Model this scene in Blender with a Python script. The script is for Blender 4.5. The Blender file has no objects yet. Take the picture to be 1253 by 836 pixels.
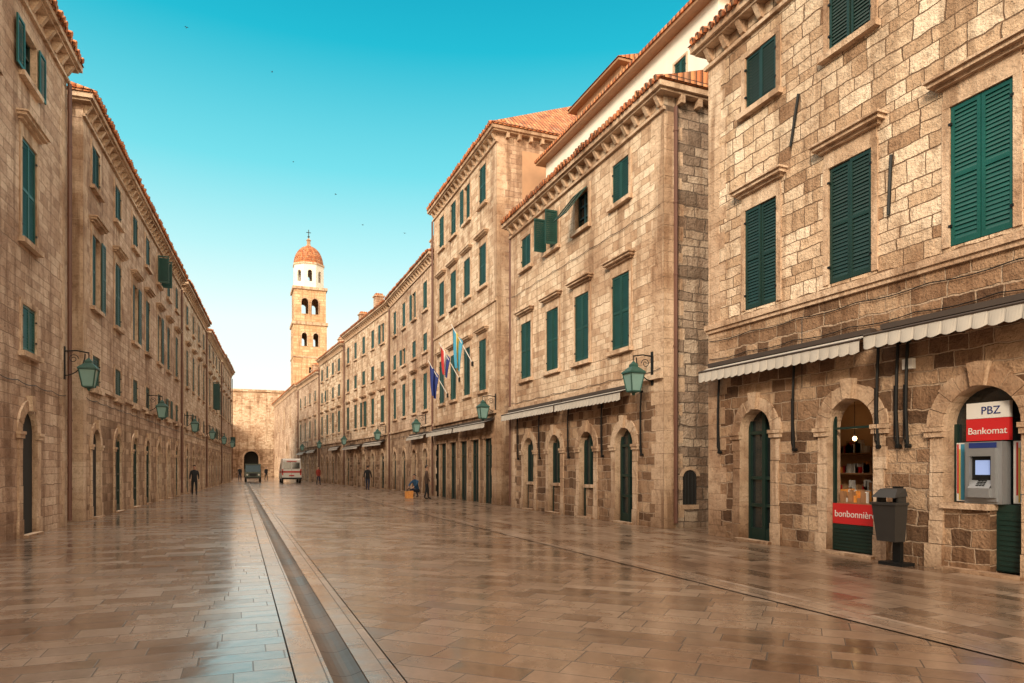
import bpy, bmesh, math, random
from mathutils import Vector, Matrix
random.seed(7)
R=random.random
scene=bpy.context.scene

# ------------------------------------------------------------------ materials
def newmat(name):
    m=bpy.data.materials.new(name); m.use_nodes=True
    n=m.node_tree.nodes; l=m.node_tree.links
    return m,n,l,n['Principled BSDF']
def mixc(n,l,fac,a,b,blend='MIX'):
    x=n.new('ShaderNodeMix'); x.data_type='RGBA'; x.blend_type=blend
    for i,v in ((0,fac),(6,a),(7,b)):
        if hasattr(v,'links'): l.new(v,x.inputs[i])
        elif i==0: x.inputs[i].default_value=v
        else: x.inputs[i].default_value=(*v,1)
    return x.outputs[2]
def mth(n,l,op,a,b=0.0,c=None):
    x=n.new('ShaderNodeMath'); x.operation=op
    for i,v in enumerate((a,b,c)):
        if v is None: continue
        if hasattr(v,'links'): l.new(v,x.inputs[i])
        else: x.inputs[i].default_value=v
    return x.outputs[0]
def noise(n,l,vec,scale,detail=3,rough=.6,dim='2D'):
    x=n.new('ShaderNodeTexNoise'); x.inputs['Scale'].default_value=scale; x.noise_dimensions=dim
    x.inputs['Detail'].default_value=detail; x.inputs['Roughness'].default_value=rough
    if vec is not None: l.new(vec,x.inputs['Vector'])
    return x.outputs['Fac']
def noisec(n,l,vec,scale,detail=2):
    x=n.new('ShaderNodeTexNoise'); x.inputs['Scale'].default_value=scale; x.noise_dimensions='2D'
    x.inputs['Detail'].default_value=detail; l.new(vec,x.inputs['Vector'])
    s=n.new('ShaderNodeSeparateColor'); l.new(x.outputs['Color'],s.inputs[0]); return s.outputs[0],s.outputs[1]
def ramp(n,l,fac,stops,interp='LINEAR'):
    x=n.new('ShaderNodeValToRGB'); x.color_ramp.interpolation=interp
    e=x.color_ramp.elements
    while len(e)>1: e.remove(e[-1])
    e[0].position=stops[0][0]; e[0].color=(*stops[0][1],1)
    for p,c in stops[1:]:
        k=e.new(p); k.color=(*c,1)
    l.new(fac,x.inputs[0]); return x.outputs[0]
def g3(v): return (v,v,v)
def mapping(n,l,vec,scale=(1,1,1),rot=0,loc=(0,0,0)):
    x=n.new('ShaderNodeMapping'); x.inputs['Scale'].default_value=scale
    x.inputs['Rotation'].default_value=(0,0,rot); x.inputs['Location'].default_value=loc
    l.new(vec,x.inputs['Vector']); return x.outputs[0]
def bump(n,l,h,strength,dist,b,prev=None):
    x=n.new('ShaderNodeBump'); x.inputs['Strength'].default_value=strength
    x.inputs['Distance'].default_value=dist; l.new(h,x.inputs['Height'])
    if prev: l.new(prev,x.inputs['Normal'])
    if b is not None: l.new(x.outputs[0],b.inputs['Normal'])
    return x.outputs[0]

def brickrand(n,l,vec,bw,bh,ms,smooth=.1,off=.5,sq=1.0,sqf=2):
    x=n.new('ShaderNodeTexBrick'); x.offset=off; x.squash=sq; x.squash_frequency=sqf
    x.inputs['Scale'].default_value=1; x.inputs['Color1'].default_value=(0,0,0,1)
    x.inputs['Color2'].default_value=(1,1,1,1); x.inputs['Mortar'].default_value=(.5,.5,.5,1)
    x.inputs['Mortar Size'].default_value=ms; x.inputs['Mortar Smooth'].default_value=smooth
    x.inputs['Brick Width'].default_value=bw; x.inputs['Row Height'].default_value=bh
    l.new(vec,x.inputs['Vector']); return x.outputs['Color'],x.outputs['Fac']

def stone(name,cols,mortar,bw=.46,bh=.24,ms=.012,b=.8,rough=.85,wobble=.03,stain=.5,sq=1.5):
    m,n,l,bs=newmat(name)
    uv=n.new('ShaderNodeTexCoord').outputs['UV']
    sp=n.new('ShaderNodeSeparateXYZ'); l.new(uv,sp.inputs[0])
    u,v=sp.outputs[0],sp.outputs[1]
    s1=mth(n,l,'MULTIPLY',mth(n,l,'SINE',mth(n,l,'MULTIPLY',v,3.3)),.07)
    s2=mth(n,l,'MULTIPLY',mth(n,l,'SINE',mth(n,l,'MULTIPLY',v,8.1)),.03)
    na,nb=noisec(n,l,uv,2.8,3)
    v2=mth(n,l,'ADD',mth(n,l,'ADD',v,s1),mth(n,l,'ADD',s2,mth(n,l,'MULTIPLY_ADD',na,wobble*2.4,0)))
    row=mth(n,l,'FLOOR',mth(n,l,'DIVIDE',v2,bh))
    sh=mth(n,l,'MULTIPLY',mth(n,l,'SINE',mth(n,l,'MULTIPLY',row,12.9)),.6*bw)
    uu=mth(n,l,'ADD',u,mth(n,l,'MULTIPLY',mth(n,l,'SINE',mth(n,l,'MULTIPLY_ADD',u,2.3,row)),.13))
    u2=mth(n,l,'ADD',mth(n,l,'ADD',uu,sh),mth(n,l,'MULTIPLY',nb,wobble*2.4))
    cb=n.new('ShaderNodeCombineXYZ'); l.new(u2,cb.inputs[0]); l.new(v2,cb.inputs[1])
    col,fac=brickrand(n,l,cb.outputs[0],bw,bh,ms,.5,.5,sq,3)
    k=len(cols)
    c=ramp(n,l,col,[(i/(k-1),cols[i]) for i in range(k)])
    fine=noise(n,l,uv,24,3,.75); mid=noise(n,l,uv,5,3,.7); big=noise(n,l,uv,.33,3,.65)
    c=mixc(n,l,.5,c,ramp(n,l,mid,[(.32,(.50,.41,.34)),(.47,(.96,.94,.92)),(.7,(1.12,1.1,1.08))]),'MULTIPLY')
    c=mixc(n,l,.4,c,ramp(n,l,fine,[(.32,g3(.5)),(.5,g3(1)),(.7,g3(1.15))]),'MULTIPLY')
    c=mixc(n,l,stain,c,ramp(n,l,big,[(.34,(.54,.42,.34)),(.48,(.95,.92,.90)),(.68,(1.1,1.1,1.1))]),'MULTIPLY')
    st=noise(n,l,mapping(n,l,uv,(2.2,.16,1)),1.0,3,.6)
    c=mixc(n,l,stain,c,ramp(n,l,st,[(.36,(.50,.42,.36)),(.48,(1,1,1))]),'MULTIPLY')
    # soot and damp at the foot of the wall
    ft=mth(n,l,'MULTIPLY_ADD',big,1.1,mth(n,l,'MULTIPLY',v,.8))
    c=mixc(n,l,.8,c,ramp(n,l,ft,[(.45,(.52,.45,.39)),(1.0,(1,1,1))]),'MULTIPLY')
    mort=mixc(n,l,fine,mortar,tuple(x*1.6 for x in mortar))
    c=mixc(n,l,fac,c,mort)
    l.new(c,bs.inputs['Base Color']); bs.inputs['Roughness'].default_value=rough
    bs.inputs['Specular IOR Level'].default_value=.3
    h=mth(n,l,'SUBTRACT',1,fac)
    h=mth(n,l,'MULTIPLY_ADD',col,.6,h)
    h=mth(n,l,'MULTIPLY_ADD',mid,1.5,h)
    h=mth(n,l,'MULTIPLY_ADD',fine,.6,h)
    bump(n,l,h,b,.035,bs)
    return m
def plain(name,col,rough=.6,var=.25,scale=4,metal=0,b=.15,spec=.5,dark=.7):
    m,n,l,bs=newmat(name)
    oc=n.new('ShaderNodeTexCoord').outputs['Object']
    nz=noise(n,l,oc,scale,3,.6,'3D')
    c=mixc(n,l,nz,tuple(x*(1-var)*1.0 for x in col),tuple(min(1,x*(1+var)) for x in col))
    l.new(c,bs.inputs['Base Color']); bs.inputs['Roughness'].default_value=rough
    bs.inputs['Metallic'].default_value=metal; bs.inputs['Specular IOR Level'].default_value=spec
    if b: bump(n,l,noise(n,l,oc,scale*9,2,.7,'3D'),b,.01,bs)
    return m
def emis(name,col,s):
    m,n,l,bs=newmat(name); bs.inputs['Base Color'].default_value=(*col,1)
    bs.inputs['Emission Color'].default_value=(*col,1); bs.inputs['Emission Strength'].default_value=s
    return m

M={}
M['up_a']=stone('stone_pale',[(.33,.205,.125),(.54,.39,.265),(.68,.54,.405),(.74,.615,.475),(.58,.415,.28)],(.13,.076,.045),.42,.25,.013,.85,sq=1.4,wobble=.03,stain=.55)
M['up_b']=stone('stone_smooth',[(.42,.28,.185),(.57,.42,.30),(.65,.505,.375),(.69,.56,.43)],(.20,.13,.08),.40,.215,.009,.65,stain=.6,wobble=.018)
M['up_c']=stone('stone_rose',[(.38,.255,.18),(.51,.37,.275),(.60,.46,.35),(.45,.31,.22)],(.175,.112,.075),.46,.23,.009,.65,stain=.7,wobble=.018)
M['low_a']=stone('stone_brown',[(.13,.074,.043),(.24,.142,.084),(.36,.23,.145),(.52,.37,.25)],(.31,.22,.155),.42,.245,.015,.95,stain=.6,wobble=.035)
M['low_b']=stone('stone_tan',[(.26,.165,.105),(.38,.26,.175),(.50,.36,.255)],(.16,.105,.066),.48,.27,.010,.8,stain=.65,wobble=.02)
M['side']=stone('stone_rubble',[(.22,.165,.125),(.35,.265,.205),(.46,.365,.285),(.54,.44,.345)],(.12,.088,.065),.46,.28,.016,1.1,wobble=.04,stain=.7)
M['tower']=stone('stone_tower',[(.46,.29,.16),(.60,.40,.24),(.68,.49,.32)],(.30,.19,.11),.9,.45,.03,.8,stain=.5)
M['ashlar']=stone('stone_trim',[(.48,.34,.235),(.56,.415,.30),(.62,.48,.36)],(.36,.25,.17),1.3,.9,.004,.6,stain=.75,wobble=.0,sq=1)
M['plaster']=plain('white_plaster',(.74,.68,.60),.9,.14,1.5,b=.3)
M['plaster_b']=plain('brown_plaster',(.42,.25,.15),.9,.3,1.2,b=.3)
M['green']=plain('green_shutter_paint',(.007,.044,.036),.5,.5,2,b=.1)
M['green_l']=plain('teal_shutter_paint',(.005,.070,.060),.45,.45,2,b=.1)
M['green_d']=plain('dark_green_paint',(.007,.026,.021),.45,.4,2,b=.1)
M['dark']=plain('dark_interior',(.012,.011,.010),.9,.2,2,b=0)
M['glass']=plain('window_glass',(.015,.022,.024),.06,.2,.6,b=0,spec=.8)
M['iron']=plain('black_iron',(.018,.019,.02),.5,.3,8,metal=.6,b=.2)
M['pipe']=plain('brown_downpipe',(.11,.045,.03),.55,.25,3,b=.1)
M['awn']=plain('grey_canvas',(.42,.385,.345),.9,.22,2,b=.1)
M['awnd']=plain('brown_cassette',(.05,.035,.028),.6,.2,2,b=.1)
M['red']=plain('red_sign',(.50,.02,.022),.4,.08,2,b=0)
M['white']=plain('white_paint',(.66,.64,.61),.4,.05,2,b=0)
M['copper']=plain('verdigris_metal',(.022,.075,.062),.5,.35,9,b=.2)
M['lglass']=plain('lamp_glass',(.20,.34,.32),.12,.1,3,b=0)
M['blue']=plain('blue_cloth',(.008,.022,.14),.8,.1,3,b=0)
M['lblue']=plain('light_blue_cloth',(.04,.24,.38),.8,.1,3,b=0)
M['yellow']=plain('yellow_cloth',(.55,.42,.08),.8,.1,3,b=0)
M['flagred']=plain('red_cloth',(.35,.02,.02),.8,.1,3,b=0)
M['steel']=plain('grey_steel',(.30,.31,.33),.4,.1,5,metal=.5,b=0)
M['screen']=emis('lit_screen',(.25,.35,.65),.5)
M['bulb']=emis('lamp_bulb',(1.0,.62,.28),14)
M['warmwall']=plain('shop_interior_paint',(.58,.36,.19),.8,.35,2,b=0)
M['wood']=plain('shelf_wood',(.30,.16,.08),.5,.3,6,b=0)
M['orange']=plain('orange_goods',(.70,.28,.06),.5,.4,14,b=0)
M['rubber']=plain('rubber',(.02,.02,.02),.8,.2,5,b=0)
M['binp']=plain('dark_grey_plastic',(.028,.026,.025),.5,.2,5,b=0)
M['tail']=plain('red_lens',(.5,.01,.01),.2,.1,5,b=0)
M['tgreen']=plain('green_truck_paint',(.008,.035,.022),.3,.15,3,b=0)
M['head']=plain('headlamp_lens',(.5,.5,.45),.1,.1,5,b=0)
def tiles():
    m,n,l,bs=newmat('terracotta_tiles')
    uv=n.new('ShaderNodeTexCoord').outputs['UV']
    col,fac=brickrand(n,l,uv,.2,.38,.012,.4,0)
    c=ramp(n,l,col,[(0,(.33,.10,.035)),(.4,(.52,.17,.06)),(.8,(.60,.25,.10)),(1,(.42,.22,.13))])
    c=mixc(n,l,.6,c,ramp(n,l,noise(n,l,uv,3,3),[(.3,g3(.5)),(.7,g3(1.2))]),'MULTIPLY')
    c=mixc(n,l,fac,c,(.06,.025,.015))
    l.new(c,bs.inputs['Base Color']); bs.inputs['Roughness'].default_value=.8
    sp=n.new('ShaderNodeSeparateXYZ'); l.new(uv,sp.inputs[0])
    w=mth(n,l,'ABSOLUTE',mth(n,l,'SINE',mth(n,l,'MULTIPLY',sp.outputs[0],math.pi/.2)))
    bump(n,l,mth(n,l,'SUBTRACT',w,fac),1,.06,bs)
    return m
M['tile']=tiles()
def paving(name,rot,bw,bh,cols,r0,r1,ms=.006,tint=(.045,.03,.02),coat=.6,stagger=True):
    m,n,l,bs=newmat(name)
    uv=n.new('ShaderNodeTexCoord').outputs['UV']
    mp=mapping(n,l,uv,(1,1,1),rot); vec=mp
    if stagger:   # every course is offset and stretched differently, like hand-laid slabs
        sp=n.new('ShaderNodeSeparateXYZ'); l.new(mp,sp.inputs[0])
        v=mth(n,l,'ADD',sp.outputs[1],mth(n,l,'MULTIPLY',mth(n,l,'SINE',mth(n,l,'MULTIPLY',sp.outputs[1],2.9)),.06))
        row=mth(n,l,'FLOOR',mth(n,l,'DIVIDE',v,bh))
        u=mth(n,l,'ADD',sp.outputs[0],mth(n,l,'MULTIPLY',mth(n,l,'SINE',mth(n,l,'MULTIPLY',row,17.3)),bw*.6))
        u=mth(n,l,'ADD',u,mth(n,l,'MULTIPLY',mth(n,l,'SINE',mth(n,l,'MULTIPLY_ADD',sp.outputs[0],2.1,mth(n,l,'MULTIPLY',row,2.4))),.15))
        cb=n.new('ShaderNodeCombineXYZ'); l.new(u,cb.inputs[0]); l.new(v,cb.inputs[1]); vec=cb.outputs[0]
    col,fac=brickrand(n,l,vec,bw,bh,ms,.3,.37,1.35,3)
    k=len(cols)
    c=ramp(n,l,col,[(i/(k-1),cols[i]) for i in range(k)])
    fine=noise(n,l,uv,18,3,.7); mid=noise(n,l,uv,2.4,3,.7); big=noise(n,l,uv,.28,3,.65)
    c=mixc(n,l,.6,c,ramp(n,l,mid,[(.3,(.60,.52,.46)),(.7,(1.15,1.12,1.1))]),'MULTIPLY')
    c=mixc(n,l,.4,c,ramp(n,l,fine,[(.3,g3(.6)),(.7,g3(1.25))]),'MULTIPLY')
    c=mixc(n,l,.75,c,ramp(n,l,big,[(.34,(.60,.45,.35)),(.62,(1.12,1.12,1.12))]),'MULTIPLY')
    c=mixc(n,l,fac,c,tint); l.new(c,bs.inputs['Base Color'])
    rr=mth(n,l,'MULTIPLY_ADD',mid,(r1-r0),r0)
    rr=mth(n,l,'MULTIPLY_ADD',col,.16,rr)
    rr=mth(n,l,'MULTIPLY_ADD',fac,.4,rr)
    l.new(rr,bs.inputs['Roughness']); bs.inputs['Specular IOR Level'].default_value=.8
    bs.inputs['Coat Weight'].default_value=coat
    l.new(mth(n,l,'MULTIPLY_ADD',big,.14,mth(n,l,'MULTIPLY_ADD',col,.06,.06)),bs.inputs['Coat Roughness'])
    h=mth(n,l,'ADD',mth(n,l,'MULTIPLY',mth(n,l,'SUBTRACT',1,fac),.25),mth(n,l,'MULTIPLY',col,.26))
    h=mth(n,l,'MULTIPLY_ADD',noise(n,l,uv,3.3,1),.65,h)
    h=mth(n,l,'MULTIPLY_ADD',fine,.06,h)
    nb=bump(n,l,h,.45,.014,bs); l.new(nb,bs.inputs['Coat Normal'])
    return m
PC=[(.15,.095,.062),(.23,.16,.112),(.29,.212,.155),(.36,.272,.205),(.185,.12,.078)]
PL=[(.16,.12,.095),(.225,.175,.14),(.285,.23,.19),(.35,.29,.242),(.19,.148,.118)]
M['pave_l']=paving('paving_left',0,.56,.30,PL,.08,.30,coat=.85)
M['pave_r']=paving('paving_diagonal',math.radians(45),.54,.30,PC,.08,.30,coat=.7)
M['pave_s']=paving('paving_side',math.radians(90),.6,.3,PC,.12,.36,coat=.5)
M['border']=paving('paving_border_stone',math.radians(90),.85,.225,[(.27,.20,.15),(.35,.27,.21),(.42,.335,.27)],.10,.32,coat=.6,stagger=False)
M['chan']=paving('channel_stone',math.radians(90),.55,5,[(.08,.055,.038),(.13,.092,.065),(.19,.14,.10)],.30,.55,tint=(.02,.016,.014),coat=.15,stagger=False)
M['earth']=plain('earth',(.20,.16,.12),.95,.2,.3)

PM={'walls':'up_a','walls_lower':'low_a','side_walls':'side','trim':'ashlar','cornice':'ashlar','shutters':'green',
 'window_backing':'dark','glass':'glass','roof':'tile','downpipe':'pipe','ironwork':'iron','awning':'awn','awning_cassette':'awnd',
 'door_frames':'green_d','interior':'dark'}

# ------------------------------------------------------------------ mesh builder
def link(o): scene.collection.objects.link(o); return o
class Group:
    def __init__(s,name,O=(0,0,0),U=(1,0),N=(0,1),mats=None):
        s.name=name; s.base=Vector(O); s.frame(O,U,N); s.parts={}; s.mats=mats or {}; s.uvo=(R()*40,0)
    def frame(s,O,U,N):
        s.O=Vector(O); s.U=Vector((*U,0)).normalized(); s.N=Vector((*N,0)).normalized()
        s.flip=s.U.cross(s.N).z<0
    def P(s,p): return s.O+s.U*p[0]+s.N*p[1]+Vector((0,0,p[2]))
    def part(s,p): return s.parts.setdefault(p,([],[],[]))
    def face(s,part,pts,uv=None):
        V,F,T=s.part(part); b=len(V)
        for p in pts: V.append(s.P(p)-s.base)
        if uv is None:
            n=[0,0,0]
            for i in range(len(pts)):
                a=pts[i]; c=pts[(i+1)%len(pts)]
                n[0]+=(a[1]-c[1])*(a[2]+c[2]); n[1]+=(a[2]-c[2])*(a[0]+c[0]); n[2]+=(a[0]-c[0])*(a[1]+c[1])
            a=[abs(x) for x in n]; k=a.index(max(a)); o=s.uvo; zz=s.O.z
            if k==1: uv=[(p[0]+o[0],p[2]+zz) for p in pts]
            elif k==0: uv=[(p[1]+o[0]+.21,p[2]+zz) for p in pts]
            else: uv=[(p[0]+o[0],p[1]+40) for p in pts]
        idx=list(range(b,b+len(pts)))
        if s.flip: idx=idx[::-1]; uv=uv[::-1]
        F.append(idx); T.append(uv)
    def hexa(s,part,c):
        for f in ((3,2,1,0),(4,5,6,7),(0,1,5,4),(1,2,6,5),(2,3,7,6),(3,0,4,7)): s.face(part,[c[i] for i in f])
    def box(s,part,u0,u1,d0,d1,z0,z1):
        s.hexa(part,[(u0,d0,z0),(u1,d0,z0),(u1,d1,z0),(u0,d1,z0),(u0,d0,z1),(u1,d0,z1),(u1,d1,z1),(u0,d1,z1)])
    def tube(s,part,pts,r,n=6,cap=True):
        pts=[Vector(p) for p in pts]; rings=[]
        for i,p in enumerate(pts):
            t=(pts[min(i+1,len(pts)-1)]-pts[max(i-1,0)]).normalized()
            a=Vector((0,0,1)) if abs(t.z)<.9 else Vector((1,0,0))
            x=t.cross(a).normalized(); y=t.cross(x)
            rr=r[i] if isinstance(r,(list,tuple)) else r
            rings.append([p+x*math.cos(k*2*math.pi/n)*rr+y*math.sin(k*2*math.pi/n)*rr for k in range(n)])
        for i in range(len(rings)-1):
            for k in range(n):
                s.face(part,[rings[i][k],rings[i][(k+1)%n],rings[i+1][(k+1)%n],rings[i+1][k]])
        if cap:
            s.face(part,rings[0][::-1]); s.face(part,rings[-1])
    def lathe(s,part,c,prof,n=12,rot=0):
        for i in range(len(prof)-1):
            (r0,z0),(r1,z1)=prof[i],prof[i+1]
            for k in range(n):
                a=rot+k*2*math.pi/n; b=rot+(k+1)*2*math.pi/n
                q=[(c[0]+r0*math.cos(a),c[1]+r0*math.sin(a),z0),(c[0]+r0*math.cos(b),c[1]+r0*math.sin(b),z0),
                   (c[0]+r1*math.cos(b),c[1]+r1*math.sin(b),z1),(c[0]+r1*math.cos(a),c[1]+r1*math.sin(a),z1)]
                if r0<1e-4: q=q[1:]
                elif r1<1e-4: q=q[:3]
                s.face(part,q)
    def finish(s):
        e=bpy.data.objects.new(s.name,None); e.location=s.base; e.empty_display_size=.3; link(e)
        s.obj=e
        for p,(V,F,T) in s.parts.items():
            me=bpy.data.meshes.new(p); me.from_pydata([tuple(v) for v in V],[],F)
            uvl=me.uv_layers.new(name='UVMap'); fl=[c for t in T for uv in t for c in uv]
            uvl.data.foreach_set('uv',fl)
            mn=s.mats.get(p,PM.get(p,'ashlar')); me.materials.append(M[mn])
            me.update(); o=bpy.data.objects.new(p,me); link(o); o.parent=e
        return e

# ------------------------------------------------------------------ architecture parts
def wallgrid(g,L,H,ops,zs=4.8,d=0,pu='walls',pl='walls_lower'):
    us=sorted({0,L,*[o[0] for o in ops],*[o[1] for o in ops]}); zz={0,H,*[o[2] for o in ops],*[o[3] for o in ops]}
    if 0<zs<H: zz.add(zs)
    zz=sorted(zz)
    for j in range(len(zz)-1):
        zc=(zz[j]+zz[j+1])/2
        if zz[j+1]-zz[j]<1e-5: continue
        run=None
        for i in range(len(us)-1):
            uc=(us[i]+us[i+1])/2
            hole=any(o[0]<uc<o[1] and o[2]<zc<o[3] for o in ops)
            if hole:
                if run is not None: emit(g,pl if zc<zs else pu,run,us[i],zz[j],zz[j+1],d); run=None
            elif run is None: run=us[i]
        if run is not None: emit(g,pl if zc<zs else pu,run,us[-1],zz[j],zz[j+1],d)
def emit(g,p,u0,u1,z0,z1,d): g.face(p,[(u0,d,z0),(u0,d,z1),(u1,d,z1),(u1,d,z0)])
def reveals(g,u0,u1,z0,z1,rec,part='trim',top=True,bot=True):
    g.face(part,[(u0,0,z0),(u0,-rec,z0),(u0,-rec,z1),(u0,0,z1)])
    g.face(part,[(u1,0,z0),(u1,0,z1),(u1,-rec,z1),(u1,-rec,z0)])
    if top: g.face(part,[(u0,0,z1),(u0,-rec,z1),(u1,-rec,z1),(u1,0,z1)])
    if bot: g.face(part,[(u0,0,z0),(u1,0,z0),(u1,-rec,z0),(u0,-rec,z0)])
def leaf(g,u0,u1,z0,z1,d,part='shutters',slat=.065):
    t=.035; w=.055
    g.box(part,u0,u0+w,d,d+t,z0,z1); g.box(part,u1-w,u1,d,d+t,z0,z1)
    zm=(z0+z1)/2
    rails=[(z0,z0+.09),(zm-.035,zm+.035),(z1-.07,z1)] if z1-z0>1.5 else [(z0,z0+.07),(z1-.06,z1)]
    for a,b in rails: g.box(part,u0+w,u1-w,d+.002,d+t-.002,a,b)
    for i in range(len(rails)-1):
        a,b=rails[i][1],rails[i+1][0]; n=max(1,int((b-a)/slat)); h=(b-a)/n
        for k in range(n):
            za=a+k*h; jj=(R()-.5)*.006
            g.face(part,[(u0+w,d+t-.006+jj,za),(u0+w,d+.003,za+h*1.25),(u1-w,d+.003,za+h*1.25),(u1-w,d+t-.006+jj,za)])
def window(g,ops,uc,w,z0,z1,hood=False,state='closed',sill=True,slat=.065,fr=.12,part='shutters'):
    u0,u1=uc-w/2,uc+w/2; ops.append((u0,u1,z0,z1)); rec=.24
    reveals(g,u0,u1,z0,z1,rec)
    e=.004
    g.box('trim',u0-fr,u0+e,-.003,.03,z0,z1-e); g.box('trim',u1-e,u1+fr,-.003,.03,z0,z1-e)
    g.box('trim',u0-fr,u1+fr,-.003,.033,z1-e,z1+fr)
    if sill: g.box('trim',u0-fr-.06,u1+fr+.06,-.003,.13,z0-.12,z0)
    if hood:
        zt=z1+fr
        g.box('trim',u0-fr+.02,u1+fr-.02,-.003,.025,zt,zt+.2)
        g.box('trim',u0-fr-.06,u1+fr+.06,-.003,.10,zt+.2,zt+.26)
        g.box('trim',u0-fr-.14,u1+fr+.14,-.003,.19,zt+.26,zt+.33)
        g.box('trim',u0-fr-.18,u1+fr+.18,-.003,.24,zt+.33,zt+.37)
    if state=='closed':
        g.face('window_backing',[(u0,-.16,z0),(u0,-.16,z1),(u1,-.16,z1),(u1,-.16,z0)])
        j=(R()-.5)*.03
        leaf(g,u0+.012,uc-.006,z0+.012,z1-.012,-.035+j,part,slat); leaf(g,uc+.006,u1-.012,z0+.012,z1-.012,-.035-j,part,slat)
        for zz_ in (z0+.3,z1-.3):
            for ux in (u0-.01,u1-.04): g.box('ironwork',ux,ux+.05,.004,.036,zz_,zz_+.04)
    else:
        g.face('glass',[(u0,-.16,z0),(u0,-.16,z1),(u1,-.16,z1),(u1,-.16,z0)])
        for a,b in ((u0,u0+.06),(uc-.04,uc+.04),(u1-.06,u1)): g.box('door_frames',a,b,-.155,-.11,z0+.003,z1-.003)
        for k in range(4):
            z=z0+.003+(z1-z0-.06)*k/3; g.box('door_frames',u0+.061,uc-.041,-.152,-.115,z,z+.045); g.box('door_frames',uc+.041,u1-.061,-.152,-.115,z,z+.045)
        hw=w/2
        if state=='open':
            leaf(g,u0-hw-.02,u0-.03,z0,z1,.055,part,slat); leaf(g,u1+.03,u1+hw+.02,z0,z1,.055,part,slat)
        elif state=='half':
            leaf(g,u0+.012,uc-.006,z0+.012,z1-.012,-.035,part,slat); leaf(g,u1+.03,u1+hw+.02,z0,z1,.055,part,slat)
        elif state=='perp':
            for ua in (u0-.03,u1):
                g.box(part,ua,ua+.03,.05,.05+hw,z0,z0+.07); g.box(part,ua,ua+.03,.05,.05+hw,z1-.07,z1)
                g.box(part,ua,ua+.03,.05,.1,z0+.07,z1-.07); g.box(part,ua,ua+.03,hw,.05+hw,z0+.07,z1-.07)
                n=int((z1-z0-.14)/.07)
                for k in range(n):
                    z=z0+.07+k*.07; g.face(part,[(ua,.1,z),(ua,hw,z),(ua+.03,hw,z+.08),(ua+.03,.1,z+.08)])
        elif state=='tilt':
            h=z1-z0; a=math.radians(38); sa,ca=math.sin(a),math.cos(a)
            def q(u,f,o): return (u,.05+h*f*sa+o*ca,z1-h*f*ca+o*sa)
            for ua,ub in ((u0+.01,uc-.01),(uc+.01,u1-.01)):
                for x0,x1 in ((ua,ua+.05),(ub-.05,ub)):
                    g.hexa(part,[q(x0,1,0),q(x1,1,0),q(x1,1,.035),q(x0,1,.035),q(x0,0,0),q(x1,0,0),q(x1,0,.035),q(x0,0,.035)])
                for f0,f1 in ((0,.06),(.94,1)):
                    g.hexa(part,[q(ua+.05,f1,.002),q(ub-.05,f1,.002),q(ub-.05,f1,.033),q(ua+.05,f1,.033),q(ua+.05,f0,.002),q(ub-.05,f0,.002),q(ub-.05,f0,.033),q(ua+.05,f0,.033)])
                for k in range(14):
                    f0=.06+.88*k/14; f1=.06+.88*(k+1.2)/14
                    g.face(part,[q(ua+.05,f1,.03),q(ua+.05,f0,.004),q(ub-.05,f0,.004),q(ub-.05,f1,.03)])
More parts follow.
